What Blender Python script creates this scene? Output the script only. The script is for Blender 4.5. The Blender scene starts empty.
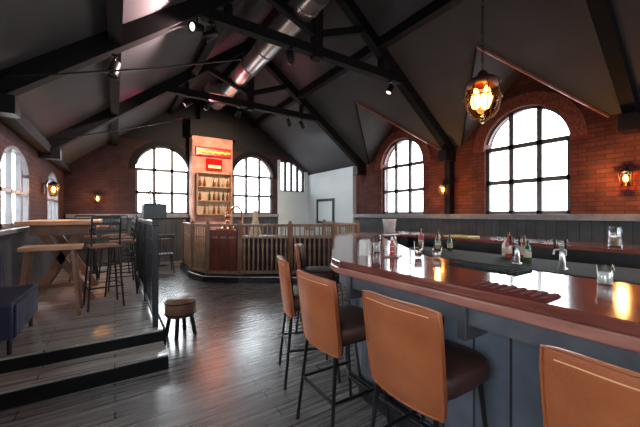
import bpy, bmesh, math, random
from mathutils import Vector, Matrix
random.seed(7)
S = bpy.context.scene
COL = S.collection
R = math.radians
PI = math.pi

# ------------------------------------------------------------------ camera
cd = bpy.data.cameras.new('camera'); cam = bpy.data.objects.new('camera', cd); COL.objects.link(cam)
cam.location = (0, 0, 1.45)
cam.rotation_euler = (R(90), 0, R(-33.5))
cd.sensor_width = 36; cd.lens = 17.44; cd.clip_start = 0.02; cd.shift_y = 0.0008
S.camera = cam
# ------------------------------------------------------------------ world, exposure
w = bpy.data.worlds.new('world'); S.world = w; w.use_nodes = True
nt = w.node_tree; nt.nodes.clear()
wo = nt.nodes.new('ShaderNodeOutputWorld'); bg = nt.nodes.new('ShaderNodeBackground')
tc = nt.nodes.new('ShaderNodeTexCoord'); sx = nt.nodes.new('ShaderNodeSeparateXYZ'); rp = nt.nodes.new('ShaderNodeValToRGB')
nt.links.new(tc.outputs['Generated'], sx.inputs[0]); nt.links.new(sx.outputs['Z'], rp.inputs[0])
rp.color_ramp.elements[0].position = 0.0; rp.color_ramp.elements[0].color = (0.28, 0.29, 0.30, 1)
rp.color_ramp.elements[1].position = 0.02; rp.color_ramp.elements[1].color = (0.86, 0.94, 1.0, 1)
nt.links.new(rp.outputs[0], bg.inputs[0]); bg.inputs[1].default_value = 10.5
nt.links.new(bg.outputs[0], wo.inputs[0])
S.view_settings.view_transform = 'Standard'; S.view_settings.look = 'None'
S.view_settings.gamma = 1; S.view_settings.use_curve_mapping = False
S.view_settings.exposure = 0.5
try:
    S.cycles.max_bounces = 8; S.cycles.sample_clamp_indirect = 6; S.cycles.use_denoising = True
    S.cycles.transparent_max_bounces = 8; S.cycles.caustics_refractive = False
except Exception: pass

# daylight sampling portals are made with the windows
# ------------------------------------------------------------------ helpers
def prop(o, label=None, cat=None, group=None, kind=None):
    if label: o['label'] = label
    if cat: o['category'] = cat
    if group: o['group'] = group
    if kind: o['kind'] = kind
    return o

class MB:
    def __init__(s): s.v = []; s.f = []; s.sm = []
    def add(s, vs, fs, smooth=False):
        n = len(s.v); s.v += [tuple(v) for v in vs]
        for f in fs: s.f.append([i + n for i in f]); s.sm.append(smooth)
        return s
    def box(s, c, d, rz=0, M=None):
        x, y, z = d[0]/2, d[1]/2, d[2]/2
        vs = [Vector((a*x, b*y, e*z)) for e in (-1, 1) for a, b in ((-1,-1),(1,-1),(1,1),(-1,1))]
        Q = Matrix.Rotation(rz, 3, 'Z') if M is None else M
        vs = [Q @ v + Vector(c) for v in vs]
        return s.add(vs, [(3,2,1,0),(4,5,6,7),(0,1,5,4),(1,2,6,5),(2,3,7,6),(3,0,4,7)])
    def bb(s, x0, x1, y0, y1, z0, z1):
        return s.box(((x0+x1)/2, (y0+y1)/2, (z0+z1)/2), (x1-x0, y1-y0, z1-z0))
    def bar(s, p, q, wd, ht, up=(0,0,1)):
        p = Vector(p); q = Vector(q); d = q-p; L = d.length; d.normalize()
        u = Vector(up)
        if abs(d.dot(u)) > .98: u = Vector((0,1,0))
        a = d.cross(u).normalized(); b = a.cross(d).normalized()
        M = Matrix((d, a, b)).transposed()
        return s.box((p+q)/2, (L, wd, ht), M=M)
    def tube(s, pts, r, seg=8, caps=True):
        pts = [Vector(p) for p in pts]; n = len(pts); rs = r if isinstance(r, (list, tuple)) else [r]*n
        vs = []; pa = None
        for i, p in enumerate(pts):
            d = (pts[min(i+1, n-1)] - pts[max(i-1, 0)]).normalized()
            if pa is None:
                u = Vector((0,0,1)) if abs(d.z) < .9 else Vector((1,0,0))
                a = d.cross(u).normalized()
            else:
                a = (pa - d*pa.dot(d)).normalized()
            pa = a; b = d.cross(a)
            for k in range(seg):
                t = 2*PI*k/seg; vs.append(p + (a*math.cos(t) + b*math.sin(t))*rs[i])
        fs = [(i*seg+k, i*seg+(k+1) % seg, (i+1)*seg+(k+1) % seg, (i+1)*seg+k) for i in range(n-1) for k in range(seg)]
        s.add(vs, fs, True)
        if caps:
            s.add(vs[:seg], [tuple(range(seg))[::-1]]); s.add(vs[-seg:], [tuple(range(seg))])
        return s
    def lathe(s, prof, c=(0,0,0), seg=20, smooth=True):
        vs = []; c = Vector(c)
        for r, z in prof:
            for k in range(seg):
                t = 2*PI*k/seg; vs.append(c + Vector((r*math.cos(t), r*math.sin(t), z)))
        fs = [(i*seg+k, i*seg+(k+1) % seg, (i+1)*seg+(k+1) % seg, (i+1)*seg+k) for i in range(len(prof)-1) for k in range(seg)]
        s.add(vs, fs, smooth)
        if prof[0][0] > 1e-4: s.add(vs[:seg], [tuple(range(seg))[::-1]])
        if prof[-1][0] > 1e-4: s.add(vs[-seg:], [tuple(range(seg))])
        return s
    def ring(s, R_, r, z, seg=24, k=6):
        vs = []
        for i in range(seg):
            t = 2*PI*i/seg
            for j in range(k):
                p = 2*PI*j/k; rr = R_ + r*math.cos(p); vs.append((rr*math.cos(t), rr*math.sin(t), z + r*math.sin(p)))
        fs = [(i*k+j, ((i+1) % seg)*k+j, ((i+1) % seg)*k+(j+1) % k, i*k+(j+1) % k) for i in range(seg) for j in range(k)]
        return s.add(vs, fs, True)
    def prism(s, poly, z0, z1):
        n = len(poly)
        vs = [(x, y, z0) for x, y in poly] + [(x, y, z1) for x, y in poly]
        return s.add(vs, [tuple(range(n))[::-1], tuple(range(n, 2*n))] + [(i, (i+1) % n, n+(i+1) % n, n+i) for i in range(n)])
    def strip(s, A, B, z0, z1):     # between two polylines, extruded
        n = len(A); vs = []
        for z in (z0, z1):
            vs += [(x, y, z) for x, y in A] + [(x, y, z) for x, y in B]
        fs = []
        for i in range(n-1):
            fs += [(2*n+i, 2*n+i+1, 3*n+i+1, 3*n+i), (i+1, i, n+i, n+i+1), (i, i+1, 2*n+i+1, 2*n+i), (n+i+1, n+i, 3*n+i, 3*n+i+1)]
        fs += [(0, 2*n, 3*n, n), (n-1, 2*n-1, 4*n-1, 3*n-1)]
        return s.add(vs, fs)
    def build(s, name, mat, parent=None, bevel=0, subsurf=0):
        me = bpy.data.meshes.new(name); me.from_pydata(s.v, [], s.f)
        for p, q in zip(me.polygons, s.sm): p.use_smooth = q
        bm = bmesh.new(); bm.from_mesh(me); bmesh.ops.recalc_face_normals(bm, faces=bm.faces); bm.to_mesh(me); bm.free()
        me.materials.append(mat)
        o = bpy.data.objects.new(name, me); COL.objects.link(o)
        if parent: o.parent = parent
        if bevel:
            m = o.modifiers.new('bevel', 'BEVEL'); m.width = bevel; m.segments = 2; m.limit_method = 'ANGLE'
        if subsurf:
            m = o.modifiers.new('sub', 'SUBSURF'); m.levels = subsurf; m.render_levels = subsurf
        return o

def thing(name, label, cat, loc=(0,0,0), rz=0, group=None):
    o = bpy.data.objects.new(name, None); COL.objects.link(o); o.location = loc; o.rotation_euler = (0,0,rz)
    o.empty_display_size = .1
    return prop(o, label, cat, group)
def dup(o, parent=None):
    c = o.copy(); COL.objects.link(c)
    if parent: c.parent = parent
    for ch in o.children: dup(ch, c)
    return c
def copy_at(o, loc, rz, label, group=None):
    c = dup(o); c.location = loc; c.rotation_euler = (0,0,rz); c['label'] = label
    if group: c['group'] = group
    return c
def lamp(name, loc, col, power, r=.04, parent=None):
    l = bpy.data.lights.new(name, 'POINT'); l.color = col; l.energy = power; l.shadow_soft_size = r
    o = bpy.data.objects.new(name, l); COL.objects.link(o); o.location = loc
    if parent: o.parent = parent
    return o

# ------------------------------------------------------------------ materials
def mat(name, col, rough=.6, metal=0, col2=None, scale=8, stretch=(1,1,1), bump=0, bscale=40, coat=0, spec=.5, detail=4):
    m = bpy.data.materials.new(name); m.use_nodes = True; nt = m.node_tree; b = nt.nodes['Principled BSDF']
    b.inputs['Base Color'].default_value = (*col, 1); b.inputs['Roughness'].default_value = rough; b.inputs['Metallic'].default_value = metal
    b.inputs['Coat Weight'].default_value = coat; b.inputs['Specular IOR Level'].default_value = spec
    tc = nt.nodes.new('ShaderNodeTexCoord'); mp = nt.nodes.new('ShaderNodeMapping'); mp.inputs['Scale'].default_value = stretch
    nt.links.new(tc.outputs['Object'], mp.inputs[0])
    n = nt.nodes.new('ShaderNodeTexNoise'); n.inputs['Scale'].default_value = scale; n.inputs['Detail'].default_value = detail
    nt.links.new(mp.outputs[0], n.inputs[0])
    r = nt.nodes.new('ShaderNodeValToRGB'); c2 = col2 or tuple(c*.75 for c in col)
    r.color_ramp.elements[0].position = .35; r.color_ramp.elements[0].color = (*c2, 1)
    r.color_ramp.elements[1].position = .65; r.color_ramp.elements[1].color = (*col, 1)
    nt.links.new(n.outputs[0], r.inputs[0]); nt.links.new(r.outputs[0], b.inputs['Base Color'])
    if bump:
        n2 = nt.nodes.new('ShaderNodeTexNoise'); n2.inputs['Scale'].default_value = bscale; nt.links.new(mp.outputs[0], n2.inputs[0])
        bp = nt.nodes.new('ShaderNodeBump'); bp.inputs['Strength'].default_value = bump; bp.inputs['Distance'].default_value = .01
        nt.links.new(n2.outputs[0], bp.inputs['Height']); nt.links.new(bp.outputs[0], b.inputs['Normal'])
    return m
def emit(name, col, s):
    m = bpy.data.materials.new(name); m.use_nodes = True; nt = m.node_tree; nt.nodes.clear()
    o = nt.nodes.new('ShaderNodeOutputMaterial'); e = nt.nodes.new('ShaderNodeEmission')
    e.inputs[0].default_value = (*col, 1); e.inputs[1].default_value = s; nt.links.new(e.outputs[0], o.inputs[0]); return m
def glassy(name, tint=(1,1,1), gloss=.08, rough=.02):
    m = bpy.data.materials.new(name); m.use_nodes = True; nt = m.node_tree; nt.nodes.clear()
    o = nt.nodes.new('ShaderNodeOutputMaterial'); t = nt.nodes.new('ShaderNodeBsdfTransparent'); g = nt.nodes.new('ShaderNodeBsdfGlossy')
    t.inputs[0].default_value = (*tint, 1); g.inputs['Roughness'].default_value = rough
    mx = nt.nodes.new('ShaderNodeMixShader'); mx.inputs[0].default_value = gloss
    nt.links.new(t.outputs[0], mx.inputs[1]); nt.links.new(g.outputs[0], mx.inputs[2]); nt.links.new(mx.outputs[0], o.inputs[0]); return m
def bricky(name, axis, c1, c2, mortar, bw=.23, rh=.075, rough=.85, msize=.008, paint=None, off=.5, spec=.3, bstr=.5):
    """brick or plank pattern; axis 'y': wall runs along Y, 'x': along X, 'f': floor planks along X"""
    m = bpy.data.materials.new(name); m.use_nodes = True; nt = m.node_tree; b = nt.nodes['Principled BSDF']
    tc = nt.nodes.new('ShaderNodeTexCoord'); sp = nt.nodes.new('ShaderNodeSeparateXYZ'); cb = nt.nodes.new('ShaderNodeCombineXYZ')
    nt.links.new(tc.outputs['Object'], sp.inputs[0])
    nt.links.new(sp.outputs['Y' if axis == 'y' else 'X'], cb.inputs[0]); nt.links.new(sp.outputs['Y' if axis == 'f' else 'Z'], cb.inputs[1])
    br = nt.nodes.new('ShaderNodeTexBrick'); br.offset = off
    for k, v in (('Scale', 1), ('Brick Width', bw), ('Row Height', rh), ('Mortar Size', msize), ('Mortar Smooth', .2), ('Bias', 0)): br.inputs[k].default_value = v
    br.inputs['Color1'].default_value = (*c1, 1); br.inputs['Color2'].default_value = (*c2, 1); br.inputs['Mortar'].default_value = (*mortar, 1)
    nt.links.new(cb.outputs[0], br.inputs['Vector'])
    n = nt.nodes.new('ShaderNodeTexNoise'); n.inputs['Scale'].default_value = 3 if axis != 'f' else 1.6; n.inputs['Detail'].default_value = 6
    mp = nt.nodes.new('ShaderNodeMapping'); mp.inputs['Scale'].default_value = (1,1,1) if axis != 'f' else (1, 14, 1)
    nt.links.new(tc.outputs['Object'], mp.inputs[0]); nt.links.new(mp.outputs[0], n.inputs[0])
    mx = nt.nodes.new('ShaderNodeMix'); mx.data_type = 'RGBA'; mx.blend_type = 'MULTIPLY'; mx.inputs[0].default_value = .8
    r = nt.nodes.new('ShaderNodeValToRGB'); r.color_ramp.elements[0].position = .3; r.color_ramp.elements[0].color = (.45,.45,.45,1)
    r.color_ramp.elements[1].position = .7; r.color_ramp.elements[1].color = (1.2,1.2,1.2,1)
    nt.links.new(n.outputs[0], r.inputs[0]); nt.links.new(br.outputs['Color'], mx.inputs[6]); nt.links.new(r.outputs[0], mx.inputs[7])
    out = mx.outputs[2]
    if paint:
        z0, pc = paint
        gt = nt.nodes.new('ShaderNodeMath'); gt.operation = 'GREATER_THAN'; gt.inputs[1].default_value = z0; nt.links.new(sp.outputs['Z'], gt.inputs[0])
        m2 = nt.nodes.new('ShaderNodeMix'); m2.data_type = 'RGBA'; nt.links.new(gt.outputs[0], m2.inputs[0])
        nt.links.new(out, m2.inputs[6]); m2.inputs[7].default_value = (*pc, 1); out = m2.outputs[2]
    nt.links.new(out, b.inputs['Base Color'])
    b.inputs['Specular IOR Level'].default_value = spec
    if axis == 'f':
        b.inputs['Coat Weight'].default_value = .9; b.inputs['Coat Roughness'].default_value = .24
        rr = nt.nodes.new('ShaderNodeMapRange'); rr.inputs[3].default_value = rough-.07; rr.inputs[4].default_value = rough+.1
        nt.links.new(n.outputs[0], rr.inputs[0]); nt.links.new(rr.outputs[0], b.inputs['Roughness'])
    else: b.inputs['Roughness'].default_value = rough
    iv = nt.nodes.new('ShaderNodeMath'); iv.operation = 'SUBTRACT'; iv.inputs[0].default_value = 1; nt.links.new(br.outputs['Fac'], iv.inputs[1])
    ad = nt.nodes.new('ShaderNodeMath'); ad.operation = 'MULTIPLY_ADD'; ad.inputs[1].default_value = .3
    nt.links.new(n.outputs[0], ad.inputs[0]); nt.links.new(iv.outputs[0], ad.inputs[2])
    bp = nt.nodes.new('ShaderNodeBump'); bp.inputs['Strength'].default_value = bstr; bp.inputs['Distance'].default_value = .008
    nt.links.new(ad.outputs[0], bp.inputs['Height']); nt.links.new(bp.outputs[0], b.inputs['Normal'])
    return m

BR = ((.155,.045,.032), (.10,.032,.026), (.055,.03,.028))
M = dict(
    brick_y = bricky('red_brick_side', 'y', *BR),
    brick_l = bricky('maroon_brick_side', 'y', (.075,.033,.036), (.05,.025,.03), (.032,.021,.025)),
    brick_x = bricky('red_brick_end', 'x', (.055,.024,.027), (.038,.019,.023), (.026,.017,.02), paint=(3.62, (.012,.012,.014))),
    breast = bricky('orange_brick', 'x', (.62,.32,.24), (.52,.25,.18), (.42,.26,.20)),
    floor = bricky('oak_floor', 'f', (.27,.25,.24), (.19,.17,.165), (.04,.036,.036), bw=1.6, rh=.125, rough=.26, msize=.006, off=.37, spec=.9, bstr=.1),
    deck = bricky('deck_boards', 'f', (.50,.45,.40), (.36,.32,.28), (.07,.06,.05), bw=1.4, rh=.11, rough=.28, msize=.005, off=.37, spec=.9, bstr=.1),
    ceil = mat('charcoal_ceiling', (.068,.070,.078), .75, col2=(.05,.052,.058), scale=1.2),
    timber = mat('black_timber', (.006,.006,.007), .7, scale=6, stretch=(1,1,6), bump=.2, spec=.2),
    wains = bricky('slate_wainscot', 'y', (.055,.058,.062), (.045,.048,.052), (.012,.012,.013), bw=.16, rh=5, msize=.006, rough=.5, off=0),
    wainx = bricky('slate_wainscot_end', 'x', (.055,.058,.062), (.045,.048,.052), (.012,.012,.013), bw=.16, rh=5, msize=.006, rough=.5, off=0),
    sill = mat('grey_sill', (.20,.20,.21), .4),
    pale = mat('pale_paint', (.50,.55,.55), .6, col2=(.44,.50,.51), scale=1.5),
    frame = mat('window_steel', (.12,.12,.13), .45),
    glass = glassy('window_glass', (1,1,1), .05),
    black = mat('black_steel', (.010,.010,.012), .35, metal=.2),
    dark = mat('dark_fabric', (.018,.02,.035), .8, bump=.2),
    leather = mat('tan_leather', (.42,.122,.042), .38, col2=(.33,.088,.03), scale=5, bump=.25, bscale=90, spec=.5),
    leather_d = mat('brown_leather', (.055,.018,.014), .5, col2=(.035,.012,.01), scale=5, bump=.25, bscale=90),
    stitch = mat('stitching', (.85,.5,.28), .5),
    bartop = mat('polished_redwood', (.25,.075,.055), .13, col2=(.14,.04,.03), scale=3, stretch=(6,1,6), coat=.2, spec=.6),
    baredge = mat('bar_edge_wood', (.42,.18,.14), .25, col2=(.30,.12,.09), scale=3, stretch=(6,1,6), coat=.3),
    barfront = bricky('bar_boards', 'y', (.16,.18,.22), (.12,.14,.175), (.03,.03,.035), bw=.19, rh=5, msize=.007, rough=.45, off=0),
    fascia = mat('bar_fascia', (.14,.14,.16), .4),
    wood = mat('brown_wood', (.22,.11,.06), .4, col2=(.14,.06,.035), scale=4, stretch=(1,8,1)),
    woodl = mat('light_wood', (.45,.27,.15), .35, col2=(.33,.18,.10), scale=4, stretch=(1,8,1)),
    woodr = mat('mahogany', (.17,.042,.028), .3, col2=(.11,.026,.02), scale=4, stretch=(8,8,1)),
    spindle = mat('spindle_wood', (.33,.20,.115), .4, col2=(.20,.12,.07), scale=4, stretch=(6,6,1)),
    steel = mat('galvanised_steel', (.62,.60,.60), .28, metal=.9, col2=(.5,.48,.48), scale=3),
    brass = mat('brass', (.55,.33,.12), .25, metal=1),
    copper = mat('copper', (.62,.28,.17), .25, metal=1),
    amber = emit('amber_bulb', (1,.50,.13), 9), amberhot = emit('amber_core', (1,.62,.22), 18),
    amberglass = glassy('amber_glass', (1,.55,.22), .06),
    clear = glassy('clear_glass', (.92,.95,.95), .18),
    tealrub = mat('rubber_mat', (.010,.020,.020), .85, spec=.15),
    white = mat('white_ceramic', (.75,.73,.68), .3), cream = mat('cream_board', (.62,.45,.30), .6),
    yellow = mat('yellow_tray', (.62,.50,.12), .5), redpl = mat('red_plastic', (.45,.04,.04), .35),
    green = mat('green_bottle', (.02,.10,.05), .15, spec=.7), amberb = mat('amber_bottle', (.22,.07,.02), .15, spec=.7),
    leaf = mat('leaf', (.10,.14,.08), .5), neon_y = emit('neon_yellow', (1,.55,.07), 1.5), neon_r = emit('neon_red', (1,.015,.01), .9),
    neon_w = emit('neon_cream', (1,.7,.25), 1.6), pinklens = emit('pink_lens', (1,.12,.22), 5), whitelens = emit('white_lens', (1,.9,.8), 1.6),
    redmat = mat('dark_red_rubber', (.14,.022,.02), .85, spec=.15), purple = mat('plum_fabric', (.05,.028,.045), .8),
    navy = mat('navy_vinyl', (.018,.022,.06), .45, spec=.5),
    blue = mat('blue_card', (.08,.12,.35), .5),
)

# ------------------------------------------------------------------ structure
XL, XR, YF, YB, TH = -1.12, 6.5, -3.0, 10.5, .28
RX = 2.787; RZ = 5.75
def zroof(x): return min(3.573 + .78*x, 3.0 + .74*(6.5 - x))
DORM = [-.23, 2.8, 5.83]
def gable(y): return max([3.0] + [4.2 - .96*abs(y - c) for c in DORM])
class Win:
    def __init__(s, uc, hw, sill, spring, rise, slope=None): s.uc, s.hw, s.sill, s.spring, s.rise, s.slope = uc, hw, sill, spring, rise, slope
    def top(s, u):
        t = min(1, abs(u - s.uc)/s.hw)
        if s.slope: return s.slope(u)
        return s.spring + s.rise*math.sqrt(max(0, 1 - t*t))
def wall(name, P, u0, u1, roof, wins, material, extra=(), TH=TH):
    us = {u0, u1, *extra}
    for q in wins:
        for k in range(25): us.add(round(q.uc - q.hw*math.cos(PI*k/24), 5))
    us = sorted(us); m = MB()
    for a, b in zip(us, us[1:]):
        if b - a < 1e-5: continue
        mid = (a+b)/2; q = next((q for q in wins if abs(mid - q.uc) < q.hw), None)
        segs = [(0, 0, roof(a), roof(b))] if q is None else [(0, 0, q.sill, q.sill), (q.top(a), q.top(b), roof(a), roof(b))]
        for d in (0, TH):
            for za, zb, ya, yb in segs: m.add([P(a,za,d), P(b,zb,d), P(b,yb,d), P(a,ya,d)], [(0,1,2,3)])
        if q:
            m.add([P(a,q.sill,0), P(b,q.sill,0), P(b,q.sill,TH), P(a,q.sill,TH)], [(0,1,2,3)])
            m.add([P(a,q.top(a),0), P(b,q.top(b),0), P(b,q.top(b),TH), P(a,q.top(a),TH)], [(0,1,2,3)])
    for q in wins:
        for e in (-1, 1):
            u = q.uc + e*q.hw; m.add([P(u,q.sill,0), P(u,q.top(u),0), P(u,q.top(u),TH), P(u,q.sill,TH)], [(0,1,2,3)])
    o = m.build(name, material); prop(o, kind='structure'); return o
PR = lambda u, z, d: (XR + d, u, z)
PL = lambda u, z, d: (XL - d, u, z)
PB = lambda u, z, d: (u, YB + d, z)
PF = lambda u, z, d: (u, YF - d, z)
big = lambda c: Win(c, .735, 1.45, 2.765, .735)
WR = [big(c) for c in DORM]
WL = [Win(c, .735, 1.27, 2.0, .36) for c in (-.23, 2.8, 5.83, 8.86)]
WB = [big(1.24), big(4.12), Win(5.68, .52, 2.30, 3, 0, slope=lambda u: min(3.45, zroof(u) - .12))]
WF = [big(1.24), big(4.12)]  # unseen windows behind the camera, added to let in fill light
brk = [c + e for c in DORM for e in (-1.25, 0, 1.25)]
wall('wall_right', PR, YF, YB, gable, WR, M['brick_y'], brk)
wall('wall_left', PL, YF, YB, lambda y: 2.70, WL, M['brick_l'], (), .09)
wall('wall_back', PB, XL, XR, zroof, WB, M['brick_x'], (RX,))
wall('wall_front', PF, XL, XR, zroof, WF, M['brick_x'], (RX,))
prop(MB().bb(XL-TH, XR+TH, YF-TH, YB+TH, -.2, 0).build('floor', M['floor']), kind='structure')
# ceiling: two main slopes with dormer notches + dormer slopes
m = MB(); e = .6
m.add([(XL-.3, YF-.3, zroof(XL)-.234), (RX, YF-.3, RZ), (RX, YB+.3, RZ), (XL-.3, YB+.3, zroof(XL)-.234)], [(0,1,2,3)])
pts = [(RX, YF-.3, RZ), (RX, YB+.3, RZ), (XR+.3, YB+.3, 2.778), (XR, YB+.3, 3.0)]
pts = [(RX, YB+.3, RZ), (RX, YF-.3, RZ), (XR, YF-.3, 3.0)]
for c in DORM: pts += [(XR, c-1.25, 3.0), (XR-1.2/.74, c, 4.2), (XR, c+1.25, 3.0)]
pts += [(XR, YB+.3, 3.0)]
m.add(pts, [tuple(range(len(pts)))])
for c in DORM:
    for sg in (-1, 1):
        m.add([(XR-1.2/.74, c, 4.2), (XR, c, 4.2), (XR, c+sg*1.25, 3.0)], [(0,1,2)])
        m.add([(XR, c, 4.2), (XR+TH, c, 4.2), (XR+TH, c+sg*1.25, 3.0), (XR, c+sg*1.25, 3.0)], [(0,1,2,3)])
o = m.build('ceiling', M['ceil']); prop(o, kind='structure')
# light coloured verge strips along dormer valleys
def struct(mb, name, material, **k): return prop(mb.build(name, material, **k), kind='structure')
tn = [0]
def trim(mb, material, **k):
    tn[0] += 1; return struct(mb, 'trim_%d' % tn[0], material, **k)
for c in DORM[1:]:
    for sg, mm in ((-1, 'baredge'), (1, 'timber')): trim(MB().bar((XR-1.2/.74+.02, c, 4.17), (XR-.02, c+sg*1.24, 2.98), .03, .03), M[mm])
# brick arches
def arch_ring(uc, P, hw, spring, wd, dp, n=28):
    m = MB(); vs = []
    for k in range(n+1):
        t = PI*k/n
        for rr in (hw+.005, hw+wd):
            for d in (0, -dp): vs.append(P(uc - rr*math.cos(t), spring + rr*math.sin(t), d))
    fs = []
    for k in range(n):
        a = 4*k; b = a+4
        fs += [(a+1, b+1, b+3, a+3), (a, b, b+1, a+1), (a+2, a+3, b+3, b+2)]
    fs += [(0,1,3,2), (4*n, 4*n+2, 4*n+3, 4*n+1)]
    return m.add(vs, fs)
M['arch'] = mat('arch_brick', (.24,.07,.04), .8, col2=(.12,.035,.025), scale=22, detail=1)
for q in WR: trim(arch_ring(q.uc, PR, .735, 2.765, .24, .03), M['arch'])
for q in WB[:2]: trim(arch_ring(q.uc, PB, .735, 2.765, .16, .03), M['timber'])
# wainscot and sills
trim(MB().bb(XR-.05, XR, YF, 7.7, 0, 1.34), M['wains'])
trim(MB().bb(XR-.12, XR+.1, YF, 7.7, 1.34, 1.449), M['sill'], bevel=.006)
trim(MB().bb(XL, XL+.05, YF, YB, 0, 1.22), M['wains'])
trim(MB().bb(XL-.1, XL+.12, YF, YB, 1.22, 1.268), M['sill'], bevel=.006)
trim(MB().bb(XL+.05, 5.05, YB-.05, YB, 0, 1.34), M['wainx'])
trim(MB().bb(XL+.05, 5.05, YB-.12, YB+.1, 1.34, 1.449), M['sill'], bevel=.006)
trim(MB().bb(XR-.16, XR+.0, 4.24, 4.38, 1.45, 2.98), M['timber'])
# pale corner: painted partition on the right wall and the end wall
m = MB(); m.bb(XR-.14, XR, 7.7, YB, 0, 2.98); struct(m, 'wall_pale_right', M['pale'])
m = MB(); q = WB[2]
for a, b, z0, z1 in ((5.05, 5.16, 0, 3.46), (5.16, 6.2, 0, 2.3), (6.2, 6.36, 0, 3.1)):
    m.bb(a, b, YB-.03, YB, z0, z1)
struct(m, 'wall_pale_back', M['pale'])
# windows
wn = [0]
def window(q, P, cols, rows, inward, d0=.10, bw=.085):
    wn[0] += 1; m = MB()
    def fb(a, b, wd=.08, dp=.06):
        m.bar(P(a[0], a[1], d0), P(b[0], b[1], d0), wd, dp, up=inward)
    u0, u1 = q.uc - q.hw, q.uc + q.hw
    fb((u0, q.sill+.03), (u1, q.sill+.03), .06); fb((u0+.025, q.sill), (u0+.025, q.top(u0))); fb((u1-.025, q.sill), (u1-.025, q.top(u1)))
    n = 20; rim = [(q.uc - (q.hw-.02)*math.cos(PI*k/n), 0) for k in range(n+1)]
    rim = [(u, q.top(u) - .02) for u, _ in rim]
    for a, b in zip(rim, rim[1:]): fb(a, b, .05)
    for k in range(1, cols): u = u0 + (u1-u0)*k/cols; fb((u, q.sill), (u, q.top(u)), bw)
    for z in rows: fb((u0, z), (u1, z), bw)
    o = struct(m, 'window_%d' % wn[0], M['frame'])
    g = MB(); us = [q.uc - q.hw*math.cos(PI*k/24) for k in range(25)]
    lo = [P(u, q.sill, d0+.02) for u in us]; hi = [P(u, q.top(u), d0+.02) for u in us]
    g.add(lo + hi, [(k, k+1, 25+k+1, 25+k) for k in range(24)])
    g.build('window_pane', M['glass'], o)
    # daylight portal (guides sky sampling, gives no light of its own)
    L = bpy.data.lights.new('daylight_portal', 'AREA'); L.shape = 'RECTANGLE'; L.size = q.hw*2+.1
    zt = max(q.top(u) for u in us); L.size_y = zt - q.sill + .1
    L.cycles.is_portal = True
    lo_ = bpy.data.objects.new('daylight_portal', L); COL.objects.link(lo_)
    lo_.location = P(q.uc, (zt + q.sill)/2, TH+.02)
    lo_.rotation_euler = Vector(inward).to_track_quat('-Z', 'Y').to_euler()
for q in WR: window(q, PR, 3, (2.09, 2.78), (-1,0,0))
for q in WL: window(q, PL, 3, (1.75,), (1,0,0), .03, .045)
for q in WB[:2]: window(q, PB, 3, (2.09, 2.78), (0,-1,0))
window(WB[2], PB, 4, (), (0,-1,0), .10, .12)
for q in WF: window(q, PF, 3, (2.09, 2.78), (0,1,0))

# raised deck and steps on the left
DZ = .25
struct(MB().bb(XL+.05, .42, 3.61, 9.0, 0, DZ), 'floor_deck', M['deck'])
struct(MB().bb(XL+.05, .42, 3.59, 3.61, 0, DZ-.02), 'trim_riser', M['timber'])
m = MB().bb(XL+.05, .42, 3.22, 3.59, 0, .13); struct(m, 'floor_step', M['deck'])
struct(MB().bb(XL+.05, .42, 3.20, 3.22, 0, .115), 'trim_step_riser', M['timber'])
struct(MB().bb(.42, .45, 3.61, 9.0, 0, DZ-.01), 'trim_deck_side', M['timber'])
# chimney breast
m = MB().bb(1.97, 3.20, 10.0, YB, 0, 3.85); o = struct(m, 'wall_chimney_breast', M['breast'])
struct(MB().bb(1.90, 3.27, 9.95, YB, 3.85, 4.35).bb(2.2, 2.97, 10.02, YB, 4.35, 5.1), 'trim_chimney_hood', M['timber'])

# ------------------------------------------------------------------ roof trusses, purlins, duct
def roofz(x): return zroof(x)
def truss(Y, label):
    t = thing('roof_truss', label, 'roof truss', (0, Y, 0), 0, 'black timber roof trusses')
    d = .11
    m = MB()
    m.bar((XL+.02, 0, zroof(XL)-d), (RX, 0, RZ-d), .16, .2); m.build('rafter', M['timber'], t)
    m = MB(); m.bar((XR-.02, 0, 3.02-d), (RX, 0, RZ-d), .16, .2); m.build('rafter', M['timber'], t)
    zc = 4.13; xl = (zc-3.573)/.78; xr = 6.5-(zc-3.0)/.74
    MB().bar((xl, 0, zc), (xr, 0, zc), .13, .15).build('collar_beam', M['timber'], t)
    MB().bar((RX, 0, zc-.12), (RX, 0, RZ-.15), .15, .16).build('king_post', M['timber'], t)
    for s in (-1, 1):
        x = RX + s*.97; MB().bar((RX, 0, zc+.28), (x, 0, zroof(x)-.22), .10, .12).build('strut', M['timber'], t)
    for s in (-1, 1):
        x = RX + s*1.45; MB().bar((x, 0, zc), (x+s*.02, 0, zroof(x)-.25), .09, .09).build('strut', M['timber'], t)
    # foot posts and iron shoes
    MB().bb(XL, XL+.3, -.1, .1, 2.44, 2.62).build('iron_shoe', M['black'], t)
    MB().bb(XR-.35, XR, -.1, .1, 2.66, 2.9).build('iron_shoe', M['black'], t)
    MB().tube([(-.9, -.1, 2.78), (.36, -.1, 3.19), (1.5, -.1, 3.62)], .011, 6).build('tie_rod', M['black'], t)
    return t
truss(1.28, 'black timber roof truss nearest the camera, its rafter cutting the top right corner')
truss(4.31, 'black timber roof truss landing between the two big right-hand windows')
truss(7.34, 'farthest black timber roof truss landing beside the pale corner')
for x, lab in ((0, 'black roof purlin running straight down the left roof slope, lower of two'), (1.45, 'upper black purlin on the left roof slope'),
               (4.15, 'black purlin running down the right roof slope above the dormers')):
    zz = zroof(x) - .10
    prop(MB().bar((x, YF, zz), (x, YB, zz), .13, .18).build('roof_purlin', M['timber']), lab, 'purlin', 'roof purlins')
prop(MB().bar((RX, YF, RZ-.14), (RX, YB, RZ-.14), .1, .26).build('ridge_beam', M['timber']), 'black ridge beam at the peak of the roof', 'beam')
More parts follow.
